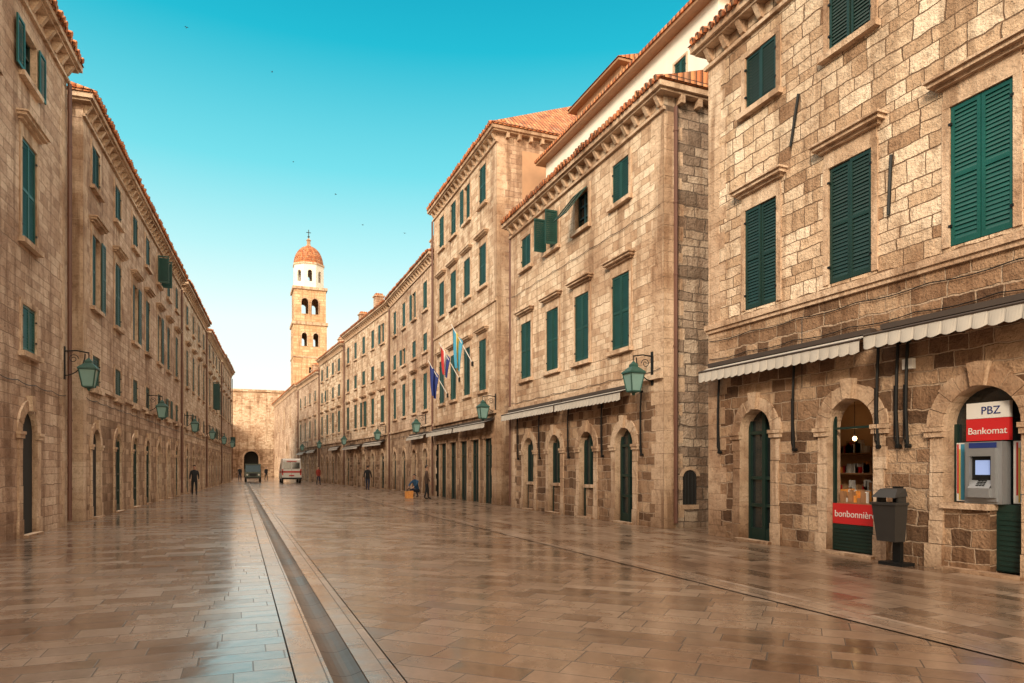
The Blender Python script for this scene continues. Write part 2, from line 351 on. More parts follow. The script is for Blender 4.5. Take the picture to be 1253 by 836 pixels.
def arch(g,ops,uc,w,top,kind='glass',rec=.24,ring=True,z0=0,fw=.26,part='trim',wall='walls_lower',n=14):
    r=w/2; u0,u1=uc-r,uc+r; zs=top-r; ops.append((u0,u1,z0,top))
    A=[(uc-r*math.cos(math.pi*k/n),zs+r*math.sin(math.pi*k/n)) for k in range(n+1)]
    for k in range(n):
        (a,za),(b,zb)=A[k],A[k+1]
        g.face(wall,[(a,0,za),(a,0,top),(b,0,top),(b,0,zb)])
        g.face(part,[(a,0,za),(a,-rec,za),(b,-rec,zb),(b,0,zb)])
    reveals(g,u0,u1,z0,zs,rec,part,top=False,bot=z0>0)
    if ring:
        m=9; e=.004
        for k in range(m):
            a0=math.pi*k/m+.008; a1=math.pi*(k+1)/m-.008; key=k==m//2
            ro=r+fw+(.10 if key else (R()-.5)*.05); pr=.12 if key else .035+R()*.015
            am=(a0+a1)/2
            def pt(a,rr,d): return (uc-rr*math.cos(a),d,zs+rr*math.sin(a))
            ri=r-e
            for x0,x1 in [(a0,am),(am,a1)]:
                c=[pt(x0,ri,-.003),pt(x1,ri,-.003),pt(x1,ri,pr),pt(x0,ri,pr),pt(x0,ro,-.003),pt(x1,ro,-.003),pt(x1,ro,pr),pt(x0,ro,pr)]
                g.hexa(part,c)
        for sd in (-1,1):
            z=z0
            i=0
            while z<zs-.2:
                h=min(.36+R()*.12,zs-.17-z); 
                if zs-.17-(z+h)<.15: h=zs-.17-z
                a=uc+sd*(r-e); b=uc+sd*(r+fw-.03+(R()-.5)*.05+(.05 if i==0 and z0==0 else 0))
                g.box(part,min(a,b),max(a,b),-.003,.036+R()*.01+(.02 if i==0 else 0),z+.003,z+h-.008); z+=h; i+=1
            a=uc+sd*(r-.02); b=uc+sd*(r+fw+.03)
            g.box(part,min(a,b),max(a,b),-.003,.08,zs-.165,zs-.075); a=uc+sd*(r-.03); b=uc+sd*(r+fw+.05); g.box(part,min(a,b),max(a,b),-.003,.105,zs-.075,zs-.004)
    if z0==0: g.box(part,u0-.05,u1+.05,-.02,.16,-.02,.055)
    if kind=='glass':
        d=-rec+.02
        g.face('glass',[(u0,d,z0),(u0,d,top),(u1,d,top),(u1,d,z0)])
        for a,b in ((u0,u0+.07),(uc-.05,uc+.05),(u1-.07,u1)): g.box('door_frames',a,b,d+.004,d+.07,z0,top)
        for z in (z0+.003,z0+.75,z0+1.35,zs-.06): 
            for a,b in ((u0+.071,uc-.051),(uc+.051,u1-.071)): g.box('door_frames',a,b,d+.004,d+.06,z,z+(.28 if z<z0+.1 else .07))
    elif kind=='dark':
        d=-rec+.02
        g.face('interior',[(u0,d,z0),(u0,d,top),(u1,d,top),(u1,d,z0)])
    elif kind=='wood':
        d=-rec+.10
        for a,b in ((u0+.003,uc-.004),(uc+.004,u1-.003)):
            g.box('door_frames',a,b,d-.04,d,z0,zs-.05)
            for z in (z0+.15,z0+.95): g.box('door_frames',a+.08,b-.08,d,d+.02,z,z+.65)
        g.box('door_frames',u0+.003,u1-.003,d-.03,d+.03,zs-.045,zs+.045)
        g.face('glass',[(u0,d-.02,zs),(u0,d-.02,top),(u1,d-.02,top),(u1,d-.02,zs)])
        for k in range(1,4):
            a=math.pi*k/4; g.tube('door_frames',[(uc,d,zs+.05),(uc-r*math.cos(a),d,zs+r*math.sin(a))],.015,4)
    elif kind=='knee':
        us=uc+ r*.15
        g.box(wall,u0,us,-.20,-.002,z0,.98); g.box('trim',u0-.02,us+.04,-.21,.08,.98,1.08)
        d=-rec+.02
        g.face('glass',[(u0,d,z0),(u0,d,top),(u1,d,top),(u1,d,z0)])
        for a,b in ((u0,u0+.06),(us-.04,us+.04),(u1-.06,u1)): g.box('door_frames',a,b,d+.004,d+.07,z0 if a>us-.1 else 1.082,top)
        g.box('door_frames',us+.041,u1-.061,d+.004,d+.06,z0,z0+.9)
        g.box('door_frames',u0+.061,us-.041,d+.004,d+.06,zs,zs+.07)
def cornice(g,L,H,depth,near=True,far=True,pitch=.55,tileends=True):
    a=-.30 if near else 0; b=L+.30 if far else L
    g.box('cornice',a*.3,L+(b-L)*.3,-.003,.08,H-.62,H-.54)
    g.box('cornice',a,b,-.003,.32,H-.14,H); g.box('cornice',a*.75,L+(b-L)*.75,-.004,.24,H-.21,H-.142)
    n=max(2,int(L/pitch))
    for k in range(n+1):
        u=.06+(L-.24)*k/n
        g.hexa('cornice',[(u,-.003,H-.48),(u+.13,-.003,H-.48),(u+.13,.07,H-.46),(u,.07,H-.46),(u,-.003,H-.212),(u+.13,-.003,H-.212),(u+.13,.22,H-.212),(u,.22,H-.212)])
    for on,x0,x1,x2,x3 in ((near,-.30,-.0,-.22,0),(far,L,L+.30,L,L+.22)):
        if on:
            g.box('cornice',x0,x1,-depth,-.0035,H-.14,H); g.box('cornice',x2,x3,-depth,-.0045,H-.21,H-.142)
            m=int(depth/pitch)
            for k in range(m):
                d=-.4-k*pitch; g.box('cornice',min(x2,x3),max(x2,x3)-.002,d-.13,d,H-.42,H-.212)
    if tileends:
        n=int((b-a)/.21)
        for k in range(n):
            u=a+.1+k*.21+(R()-.5)*.02; g.tube('roof',[(u,-.3,H+.24),(u,.38+R()*.08,H+.055)],[.07,.08],6)
def roof(g,L,H,depth,rise=2.2,o=.38):
    z=H+.012; u0,u1,d0,d1=-o,L+o,.34,-depth-.3; dm=(d0+d1)/2; hip=min(L/2.2,(d0-d1)/2)
    g.box('roof',u0+.03,u1-.03,d1+.03,d0-.03,z,z+.05)
    zt=z+.053
    a,b,c,e=(u0,d0,zt),(u1,d0,zt),(u1,d1,zt),(u0,d1,zt); r0=(u0+hip,dm,zt+rise); r1=(u1-hip,dm,zt+rise)
    g.face('roof',[a,r0,r1,b],[(p[0],p[1]*1.2) for p in (a,r0,r1,b)])
    g.face('roof',[c,r1,r0,e],[(p[0],p[1]*1.2) for p in (c,r1,r0,e)])
    g.face('roof',[b,r1,c],[(p[1],p[0]*1.2) for p in (b,r1,c)]); g.face('roof',[e,r0,a],[(p[1],p[0]*1.2) for p in (e,r0,a)])
def sides(g,L,H,depth,near=True,far=True,zs=None):
    if near: g.face('side_walls',[(0,0,0),(0,0,H),(0,-depth,H),(0,-depth,0)][::-1])
    if far: g.face('side_walls',[(L,0,0),(L,0,H),(L,-depth,H),(L,-depth,0)])
    g.face('side_walls',[(0,-depth,0),(L,-depth,0),(L,-depth,H),(0,-depth,H)])
def quoins(g,L,H,ends=(0,),top=None):
    top=top or H-.65
    z=.0; i=0
    while z<top-.3:
        h=.26+.05*((i*7)%3)+R()*.05; a=(.36 if i%2 else .56)+R()*.1; b=(.56 if i%2 else .36)+R()*.1
        for e in ends:
            if e==0:
                g.hexa('trim',[(-.006,-b,z+.004),(0,-b,z+.004),(0,0.0,z+.004),(-.006,.006,z+.004),(-.006,-b,z+h-.006),(0,-b,z+h-.006),(0,0,z+h-.006),(-.006,.006,z+h-.006)])
                g.box('trim',-.006,a,0,.0065,z+.004,z+h-.006)
            else:
                g.box('trim',L-a,L+.006,0,.0065,z+.004,z+h-.006)
        z+=h; i+=1
def awning(g,u0,u1,z=3.95,out=.5,drop=.24):
    g.box('awning_cassette',u0,u1,.01,.16,z-.02,z+.07)
    g.face('awning',[(u0,.12,z-.03),(u0,out,z-.14),(u1,out,z-.14),(u1,.12,z-.03)][::-1])
    g.tube('awning_cassette',[(u0,out,z-.15),(u1,out,z-.15)],.022,6)
    w=.22; n=int((u1-u0)/w); w=(u1-u0)/n
    for k in range(n):
        a=u0+k*w; top=z-.15; b=top-drop+.03; q=[]; ja=R()*.02
        for i in range(7):
            t=i/6; q.append((a+w*t,out+.03*math.sin(t*math.pi)+ja,b-.038*math.sin(t*math.pi)-ja*.3))
        q[0]=(a,out,b); q[-1]=(a+w,out,b)
        pr=None
        for i in range(7):
            t=i/6; cur=((a+w*t,out+.0,top),q[i])
            if pr: g.face('awning',[pr[0],cur[0],cur[1],pr[1]])
            pr=cur
    for u in (u0+.05,u1-.05):
        g.tube('awning_cassette',[(u,.1,z-.05),(u,out,z-.15)],.02,5)
def awn_arm(g,u):
    g.tube('ironwork',[(u,.07,3.75),(u,.1,3.2),(u+.02,.09,2.55),(u,.07,1.95)],.026,6)
    g.tube('ironwork',[(u,.03,3.72),(u,.12,3.72)],.035,6); g.tube('ironwork',[(u,.02,1.97),(u,.10,1.97)],.04,6)
    g.tube('ironwork',[(u+.07,.07,3.0),(u+.07,.07,2.1),(u,.07,1.95)],.014,5)
def downpipe(g,u,d,H):
    g.tube('downpipe',[(u,d,H-.1),(u,d,.15)],.055,8)
    z=1.0
    while z<H-.5: g.tube('downpipe',[(u,d,z),(u,d,z+.05)],.068,8); z+=1.9
def chimney(g,u,d,z,h=1.3,w=.7):
    g.box('side_walls',u-w/2,u+w/2,d-w/2,d+w/2,z,z+h); g.box('cornice',u-w/2-.08,u+w/2+.08,d-w/2-.08,d+w/2+.08,z+h,z+h+.1)
    g.box('roof',u-w/2+.05,u+w/2-.05,d-w/2+.05,d+w/2-.05,z+h+.1,z+h+.28)
def cable(g,u0,u1,z,d=.035):
    n=max(2,int((u1-u0)/1.2)); pts=[]
    for i in range(n*4+1):
        t=i/(n*4); pts.append((u0+(u1-u0)*t,d,z-.05*abs(math.sin(t*n*math.pi))))
    g.tube('ironwork',pts,.009,4)

def right(name,s0,t0=10.4,U=(0,1),mats=None):
    return Group(name,(t0,s0,0),U,(-U[1],U[0]),mats)
TALL=(5.08,7.28); SM=(9.45,10.65)

# near right house ------------------------------------------------------------
g=right('stone_townhouse',-9,mats={'shutters':'green_d','shutters_teal':'green_l','walls':'up_a','walls_lower':'low_a','shop_interior':'warmwall',
   'shelves':'wood','goods':'orange','lit_bulb':'bulb','sign_red':'red','sign_white':'white','posters':'lblue','poster_accent':'yellow','alarm_box':'white'})
L=22.37; H=11.7; ops=[]; S=lambda s:s+9
for i,s in enumerate((11.62,9.32,6.94,4.5,2.1,-.4,-2.8,-5.2)):
    window(g,ops,S(s),.96,*TALL,hood=True,sill=False,part='shutters_teal' if i==2 else 'shutters')
    window(g,ops,S(s),.94,*SM,state='closed')
arch(g,ops,S(11.77),.95,2.88,'glass',rec=.3)
arch(g,ops,S(9.3),1.02,2.88,None,rec=.3)
arch(g,ops,S(6.93),1.18,2.85,None,rec=.3)
for s in (4.5,2.0,-.6,-3,-5.5): arch(g,ops,S(s),1.05,2.85,'glass')
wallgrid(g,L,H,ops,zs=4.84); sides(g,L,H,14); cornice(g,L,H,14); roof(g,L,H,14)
g.box('cornice',-.02,L+.05,-.003,.10,4.86,4.98); g.box('cornice',-.02,L+.03,-.003,.06,4.78,4.857)
quoins(g,L,H,(1,))
awning(g,S(8.75),S(13.2),3.98,.42); awning(g,S(3.5),S(8.55),4.0,.55,.24)
for s in (12.9,10.6,8.66,8.28,8.1,5.7): awn_arm(g,S(s))
cable(g,S(4),S(13.3),4.18); cable(g,S(5),S(13.3),4.6); g.tube('ironwork',[(S(10.45),.02,4.6),(S(10.45),.02,3.2)],.009,4)
g.box('alarm_box',S(8.1)-.09,S(8.1)+.09,0,.09,3.25,3.42)
g.tube('ironwork',[(S(10.72),.05,8.1),(S(10.5),.06,9.05)],.03,6); g.tube('ironwork',[(S(8.48),.05,5.95),(S(8.42),.06,6.95)],.03,6)
c=S(9.3); a,b=c-.51,c+.51
g.box('door_frames',a+.003,b-.003,-.17,-.10,.06,.55)
for k in range(7): g.box('door_frames',a+.05,b-.05,-.1,-.085,.07+k*.065,.105+k*.065)
g.box('sign_red',a+.01,b-.01,-.135,-.095,.56,.94)
for x in (a,b-.05): g.box('door_frames',x+.003,x+.047,-.17,-.11,.94,2.8)
g.box('door_frames',a+.05,b-.05,-.165,-.115,2.33,2.37)
W0,W1=a-.6,b+1.9
g.box('shop_interior',W0,W1,-1.9,-1.86,0,3.0); g.box('shop_interior',W0-.04,W0,-1.86,-.31,0,3.0); g.box('shop_interior',W1,W1+.04,-1.86,-.31,0,3.0)
g.box('shop_interior',W0,W1,-1.86,-.31,2.95,3.0); g.box('shelves',W0,W1,-1.2,-.31,.9,.96)
g.box('shelves',a+.05,b-.05,-.31,-.18,.9,.96)
for k in range(3): g.box('shelves',c+.6,c+2.2,-1.86,-1.55,1.05+k*.42,1.08+k*.42)
for k in range(110):
    d=-.22-R()*.9; u=c+.87*(-d)-.45+R()*.9; h=.06+R()*.18; w=.02+R()*.03
    if d>-.31: u=a+.06+R()*.85
    g.box(('goods','sign_white','goods','shelves')[k%4],u,u+w*2,d,d+w*2,.962,.962+h)
for k in range(70):
    z=1.08+(k%3)*.42; u=c+.65+R()*1.45; g.box(('goods','sign_white','shelves','sign_red')[(k*7)%4 if k%5 else 1],u,u+.08,-1.74,-1.64,z+.002,z+.1+R()*.18)
for (u,d,z) in ((c+.58,-.75,2.18),(c+1.45,-1.3,2.62)):
    g.lathe('lit_bulb',(u,d),[(0,z-.05),(.032,z-.03),(.04,z),(.028,z+.03),(0,z+.045)],10); g.tube('ironwork',[(u,d,z+.04),(u,d,2.95)],.008,4)
c=S(6.93); a,b=c-.59,c+.59; sp=c-.12
g.box('walls_lower',sp,b-.002,-.29,-.004,0,.97); g.box('trim',sp-.03,b+.02,-.30,.09,.97,1.06)
g.box('door_frames',a+.003,sp-.003,-.20,-.15,.06,.95)
for k in range(11): g.box('door_frames',a+.05,sp-.05,-.15,-.135,.08+k*.075,.12+k*.075)
g.box('door_frames',a+.003,sp-.034,-.20,-.14,.95,1.06)
g.box('glass',a+.003,b-.003,-.30,-.285,1.06,2.84)
for x in (a+.003,b-.053): g.box('door_frames',x,x+.05,-.284,-.23,1.062,2.3)
g.box('sign_white',c-.32,c+.32,-.20,-.13,2.36,2.60); g.box('sign_red',c-.32,c+.32,-.20,-.125,2.02,2.355)
g.box('sign_white',b-.26,b-.06,-.22,-.205,1.08,2.0); g.box('posters',b-.25,b-.13,-.205,-.202,1.1,1.98); g.box('poster_accent',b-.125,b-.10,-.205,-.201,1.1,1.9); g.box('sign_red',b-.095,b-.07,-.205,-.201,1.2,1.98)
g.box('sign_white',a+.06,a+.26,-.22,-.205,1.08,2.0); g.box('posters',a+.07,a+.16,-.205,-.202,1.1,1.98); g.box('poster_accent',a+.165,a+.19,-.205,-.201,1.1,1.9); g.box('sign_red',a+.195,a+.22,-.205,-.201,1.2,1.98)
B1=g.finish()
def text(body,s,z,t,size,mat,parent):
    cu=bpy.data.curves.new('lettering','FONT'); cu.body=body; cu.size=size; cu.align_x='CENTER'; cu.extrude=.003; cu.materials.append(M[mat])
    o=bpy.data.objects.new('lettering',cu); link(o)
    o.matrix_world=Matrix(((0,0,-1,t),(-1,0,0,s),(0,1,0,z),(0,0,0,1)))
    o.parent=parent; o.matrix_parent_inverse=Matrix.Translation(parent.location).inverted()
text('bonbonnière',9.3,.69,10.491,.175,'white',B1)
text('Bankomat',6.93,2.12,10.521,.145,'white',B1)
text('PBZ',6.88,2.42,10.526,.17,'blue',B1)

g=Group('cash_machine',(10.4-.02,6.93,0),(0,1),(-1,0),{'body':'steel','screen':'screen','keypad':'iron','header':'blue','surround':'steel'})
g.box('surround',-.28,.28,-.24,-.05,1.065,2.0)
for q in ((-.22,.22,-.05,-.02,1.1,1.16),(-.22,-.16,-.05,.02,1.16,1.9),(.16,.22,-.05,.02,1.16,1.9),(-.16,.16,-.05,.02,1.78,1.9)): g.box('body',*q)
g.face('body',[(-.16,.06,1.3),(-.16,-.045,1.42),(.16,-.045,1.42),(.16,.06,1.3)]); g.box('body',-.16,.16,-.05,.06,1.16,1.3)
g.box('keypad',-.16,.16,-.0485,-.046,1.42,1.78)
g.face('screen',[(-.11,-.044,1.50),(-.11,-.044,1.72),(.11,-.044,1.72),(.11,-.044,1.50)])
g.box('header',-.2,.2,-.05,-.03,1.905,1.985)
for i in range(4):
    for j in range(3): g.box('keypad',-.07+j*.045,-.035+j*.045,.02-i*.02,.035-i*.02,1.33+i*.024,1.347+i*.024)
g.box('keypad',.07,.14,-.044,-.02,1.44,1.455); g.finish()

g=Group('waste_bin',(9.98,8.12,0),(0,1),(-1,0),{'bin':'binp','post':'iron','lid':'binp'})
g.box('post',-.07,.07,-.19,-.11,0.04,1.3); g.box('post',-.22,.22,-.26,.04,0,.05)
g.hexa('bin',[(-.17,-.1,.40),(.17,-.1,.40),(.17,.13,.40),(-.17,.13,.40),(-.22,-.1,1.0),(.22,-.1,1.0),(.22,.19,1.0),(-.22,.19,1.0)])
g.box('lid',-.24,.24,-.1,.21,1.0,1.04)
for x in (-.2,.17): g.box('lid',x,x+.03,-.09,.1,1.04,1.14)
g.hexa('lid',[(-.22,-.1,1.14),(.22,-.1,1.14),(.22,.2,1.12),(-.22,.2,1.12),(-.18,-.1,1.27),(.18,-.1,1.27),(.16,.06,1.26),(-.16,.06,1.26)])
g.finish()

# second right house ------------------------------------------------------------
g=right('stone_townhouse',15.23,mats={'walls':'up_b','walls_lower':'low_a','side_walls':'side','shutters':'green','attic':'plaster','eaves':'wood','rear_storey':'plaster_b'})
L=10.87; H=11.65; ops=[]; S=lambda s:s-15.23; D=13
cols=(17.4,19.85,22.1,24.5)
for s in cols: window(g,ops,S(s),.98,*TALL,hood=True)
for s,st in zip(cols,('closed','tilt','perp','closed')): window(g,ops,S(s),.92,9.42,10.62,state=st)
for s in (17.2,19.5,21.9,24.2): arch(g,ops,S(s),.98,2.78,'knee' if s>18 else 'glass')
wallgrid(g,L,H,ops,zs=3.7); cornice(g,L,H,D)
sides(g,L,H,D); quoins(g,L,H,(0,1)); cable(g,.1,L-.1,4.25); cable(g,.1,L-.1,8.6)
g.face('roof',[(-.35,.34,H+.05),(-.35,-1.8,H+.75),(L+.35,-1.8,H+.75),(L+.35,.34,H+.05)]); g.face('roof',[(-.35,.34,H+.05),(-.35,-D,H+.05),(-.34,-D,H+.7),(-.34,-1.8,H+.75)])
g.face('roof',[(-.35,.34,H+.03),(L+.35,.34,H+.03),(L+.35,-D,H+.03),(-.35,-D,H+.03)])
O0=g.O.copy()
g.frame((12.2,15.28,0),(0,1),(-1,0)); aops=[]
for s,w in ((17.0,.6),(19.2,.55),(21.6,.75),(24.0,.6)): 
    window(g,aops,s-15.28,w,12.75,13.75,state='closed' if w<.7 else 'open',sill=False,fr=.06)
aops2=[(a,b,c-11.5,d-11.5) for a,b,c,d in aops]
g.frame((12.2,15.28,11.5),(0,1),(-1,0)); wallgrid(g,11.3,3.1,aops2,zs=0,pu='attic')
g.face('attic',[(0,0,0),(0,-10,0),(0,-10,3.1),(0,0,3.1)]); g.face('attic',[(11.3,0,0),(11.3,0,3.1),(11.3,-10,3.1),(11.3,-10,0)])
g.box('eaves',-.3,11.6,-10,.35,3.1,3.2); g.box('roof',-.35,11.65,-10,.4,3.2,3.3)
g.frame((14.0,23.4,0),(0,1),(-1,0)); g.box('rear_storey',0,3.8,-7,0,14.85,17.5); g.box('eaves',-.3,4.1,-7.2,.3,17.5,17.6)
g.face('roof',[(-.35,.35,17.61),(-.35,-3.5,18.8),(4.15,-3.5,18.8),(4.15,.35,17.61)]); g.face('roof',[(-.35,.35,17.61),(-.35,-7.2,17.61),(-.35,-3.5,18.8)])
g.frame(O0,(0,1),(-1,0))
awning(g,S(16.7),S(21),3.9,.45); awning(g,S(21.1),S(26.05),3.9,.45)
g.box('cornice',0,L,-.003,.12,3.98,4.1)
for s in (16.2,18.4,20.7,23.1,25.2): awn_arm(g,S(s))
downpipe(g,-.09,-.32,H-.4); downpipe(g,L+.1,.0,H-.3)
g.frame((10.4,15.23,0),(1,0),(0,-1)); 
g.box('trim',.55,1.1,-.003,.03,.5,.62); g.box('window_backing',.6,1.04,-.002,.006,.62,1.4)
for k in range(4): g.tube('ironwork',[(.66+k*.11,.03,.62),(.66+k*.11,.03,1.42+.08*math.sin((k+.5)*math.pi/4))],.012,5)
for k in range(8):
    a0=math.pi*k/8; a1=math.pi*(k+1)/8; f=lambda a,r:(.82-r*math.cos(a),1.38+r*math.sin(a)*.8)
    p0,p1,p2,p3=f(a0,.22),f(a1,.22),f(a1,.32),f(a0,.32)
    g.hexa('trim',[(p0[0],-.003,p0[1]),(p1[0],-.003,p1[1]),(p1[0],.03,p1[1]),(p0[0],.03,p0[1]),(p3[0],-.003,p3[1]),(p2[0],-.003,p2[1]),(p2[0],.03,p2[1]),(p3[0],.03,p3[1])])
g.face('window_backing',[(.82-.21*math.cos(math.pi*k/8),.004,1.38+.17*math.sin(math.pi*k/8)) for k in range(9)])
g.finish()

# tall third house ------------------------------------------------------------
g=right('stone_townhouse',27.8,mats={'walls':'up_b','walls_lower':'low_b','side_walls':'up_c','shutters':'green','rendered_patch':'plaster_b'})
L=10.3; H=16.4; ops=[]; S=lambda s:s-27.8; D=12
for s in (29.6,31.9,34.2,36.4):
    window(g,ops,S(s),.98,5.15,7.5,hood=True,slat=.09); window(g,ops,S(s),.98,9.95,11.85,hood=True,slat=.09); window(g,ops,S(s),.92,13.7,15.45,slat=.09,state='half' if s in(31.9,) else 'closed')
for s in (28.9,30.7,32.5,34.3,36.1,37.5):
    w=1.15; a,b=S(s)-w/2,S(s)+w/2; 
    if b>L-.1: b=L-.1
    ops.append((a,b,0,2.95)); reveals(g,a,b,0,2.95,.18,bot=False)
    g.face('glass',[(a,-.16,0),(a,-.16,2.95),(b,-.16,2.95),(b,-.16,0)])
    for x,y in ((a,a+.06),((a+b)/2-.03,(a+b)/2+.03),(b-.06,b)): g.box('door_frames',x,y,-.155,-.1,0,2.95)
    g.box('door_frames',a+.061,b-.061,-.155,-.11,2.2,2.28)
    g.box('trim',a-.12,a+.004,-.003,.03,0,2.95); g.box('trim',a-.12,b+.12,-.003,.055,2.953,3.12)
wallgrid(g,L,H,ops,zs=4.0); sides(g,L,H,D); cornice(g,L,H,D); roof(g,L,H,D,4.2); quoins(g,L,H,(0,1))
g.box('cornice',0,L,-.003,.12,4.0,4.14); g.box('cornice',0,L,-.003,.07,8.9,9.0)
g.box('rendered_patch',-.012,-.002,-9,-1.2,11.4,15.6)
awning(g,.2,4.9,3.75,.5); awning(g,5.1,10.1,3.75,.5); downpipe(g,L-.1,.12,H-.6)
chimney(g,9.5,-2,H,1.6)
g.finish()

# remaining houses ------------------------------------------------------------
def rowhouse(g,L,H,rows,cols,D=11,slat=.12,awn=True,states=None,zs=4.2,kinds=('glass','wood','dark'),aw=1.05,atop=2.8,hood_rows=(0,),chim=1,wcol=.95,rec=.2):
    ops=[]
    for u in cols:
        for i,(z0,z1) in enumerate(rows):
            r=R(); st='closed' if r<.80 else ('open' if r<.86 else ('half' if r<.96 else 'perp'))
            window(g,ops,u,wcol,z0,z1,hood=i in hood_rows,slat=slat,state=st)
        arch(g,ops,u,aw,atop,random.choice(kinds),rec=rec,n=10,fw=.2)
    wallgrid(g,L,H,ops,zs=zs); sides(g,L,H,D); cornice(g,L,H,D); roof(g,L,H,D); quoins(g,L,H,(0,1))
    if awn:
        awning(g,.8,L/2-.8,3.7,.35,.18); 
        if L>13: awning(g,L/2+.6,L-.9,3.6,.45,.18)
    g.box('cornice',0,L,-.003,.10,4.1,4.22)
    for k in range(chim): chimney(g,1+R()*(L-2),-1.0-R()*1.3,H+.3,1.3+R()*.7)
    downpipe(g,L-.12,.1,H-.6); cable(g,.2,L-.2,3.75)
g=right('stone_townhouse',38.4,mats={'walls':'up_c','walls_lower':'low_b','side_walls':'up_a'})
rowhouse(g,11.9,14.05,[(5.1,7.3),(8.6,9.7),(11.1,12.8)],[1.6,4.4,7.3,10.2],chim=2); g.finish()
U2=Vector((-.0748,.9972)).normalized(); U2=(U2.x,U2.y)
def tR(s): return 14.18-.075*s
for (s0,s1,H,wm,lm,rows) in ((50.9,65.6,14.0,'up_b','low_a',[(5.1,7.2),(8.6,9.8),(11.2,12.7)]),
                    (66.6,78.2,13.5,'up_a','low_b',[(5.1,7.2),(8.6,9.8),(11,12.3)]),(79.2,92.8,12.4,'up_c','low_a',[(5.1,7.2),(9.2,10.5)])):
    g=right('stone_townhouse',s0,tR(s0),U2,{'walls':wm,'walls_lower':lm,'side_walls':'up_c'})
    L=(s1-s0)*1.0028; n=int(L/2.9)
    rowhouse(g,L,H,rows,[L*(k+.5)/n for k in range(n)],slat=.2,chim=2); g.finish()

U3=Vector((-.045,.999)).normalized(); U3=(U3.x,U3.y)
g=right('monastery_church',94.2,7.05,U3,{'walls':'up_c','walls_lower':'up_b','side_walls':'up_c'})
ops=[]
for u in (7,15,23): window(g,ops,u,1.2,7.5,10.2,slat=.3,state='x')
arch(g,ops,11,2.4,5.0,'dark',n=12); arch(g,ops,26,1.6,3.6,'wood',n=10)
wallgrid(g,31,12.6,ops,zs=1.2); sides(g,31,12.6,2.2); cornice(g,31,12.6,2.2)
g.face('roof',[(0,.4,12.65),(0,-2.2,14.2),(31,-2.2,14.2),(31,.4,12.65)]); g.finish()

# ---- left row
lx=lambda s:-5.698+.0559*s
UL=Vector((.0559,1)).normalized(); UL=(UL.x,UL.y); NL=(UL[1],-UL[0])
def left(name,s0,mats): return Group(name,(lx(s0),s0,0),UL,NL,mats)
K=math.sqrt(1+.0559**2)
g=left('stone_townhouse',-9,{'walls':'up_c','walls_lower':'up_c','side_walls':'up_c','shutters':'green_l'})
S=lambda s:(s+9)*K; L=S(22.25); H=12.95; ops=[]
for s in (19.25,16.2,13.1,10,6.9,3.8,.7,-2.4,-5.5):
    window(g,ops,S(s),.95,4.3,5.4); window(g,ops,S(s),1.0,6.9,9.25,hood=True); window(g,ops,S(s),.95,10.7,11.8,state='open' if s>19 else 'closed'); arch(g,ops,S(s),1.0,2.95,'dark',rec=.1)
wallgrid(g,L,H,ops,zs=3.4); sides(g,L,H,9); cornice(g,L,H,9); roof(g,L,H,9,1.6); quoins(g,L,H,(1,)); downpipe(g,L-.1,.1,H-.6); cable(g,S(10),L-.2,3.6); g.finish()
for (s0,s1,H,wm,lm) in ((23.9,44.6,12.8,'up_c','low_b'),(45.9,58.6,12.9,'up_b','low_b'),(60,72.4,12.6,'up_a','low_b'),(73.8,87,12.8,'up_c','low_b')):
    g=left('stone_townhouse',s0,{'walls':wm,'walls_lower':lm,'side_walls':'up_c','shutters':'green'})
    L=(s1-s0)*K
    cols=[1.45,4.55,7.6,10.35,13.3,16.2,19.1] if s0<24 else [L*(k+.5)/4 for k in range(4)]
    rowhouse(g,L,H,[(4.1,5.18),(6.7,9.0),(10.5,11.8)],cols,D=9,slat=.075 if s0<24 else .2,awn=False,zs=3.3,kinds=('wood','dark','dark','glass'),atop=2.85,aw=1.0,hood_rows=(1,),chim=4,rec=.12)
    g.finish()

# ---- city wall with gate
g=Group('city_wall',(-45,128,0),(1,0),(0,-1),{'walls':'up_b','walls_lower':'low_b','parapet':'up_b'})
ops=[]; arch(g,ops,47.0,2.4,4.6,'dark',rec=2.0,n=12); wallgrid(g,90,15.0,ops,zs=5)
g.box('parapet',0,90,-4,.25,15.0,15.4)
g.box('parapet',38,43.8,.0,5,0,9.0); g.box('cornice',37.8,44,-.1,5.2,9.0,9.25)
g.face('side_walls',[(0,-4,0),(90,-4,0),(90,-4,15),(0,-4,15)]); g.finish()

# ---- bell tower
g=Group('bell_tower',(11.4,125,0),(1,0),(0,-1),{'walls':'tower','trim':'ashlar','drum':'plaster','dome':'tile','finial':'iron','cap':'ashlar'})
c=Vector((11.4,125,0)); 
def sq(w,z0,z1,opsf):
    for k in range(4):
        a=k*math.pi/2; N=(math.sin(a),-math.cos(a)); U=(math.cos(a),math.sin(a))
        o=c+Vector((N[0],N[1],0))*w/2-Vector((U[0],U[1],0))*w/2
        g.frame((o.x,o.y,z0),U,N); ops=[]; opsf(ops,w); wallgrid(g,w,z1-z0,ops,zs=0)
def shaft(ops,w):
    arch(g,ops,w/2-.95,.9,24.9,None,rec=.5,z0=22.6,ring=True,fw=.2,wall='walls',n=8); arch(g,ops,w/2+.95,.9,24.9,None,rec=.5,z0=22.6,fw=.2,wall='walls',n=8)
    ops.append((w/2-.15,w/2+.15,14,15)); ops.append((w/2-.2,w/2+.2,18,19))
sq(5.6,0,26.3,shaft)
def bel(ops,w):
    for x in (-.85,.85): arch(g,ops,w/2+x,1.15,4.1,None,rec=.5,z0=1.4,fw=.18,wall='walls',n=8)
sq(5.3,26.8,32.4,bel)
g.frame((11.4,125,0),(1,0),(0,-1))
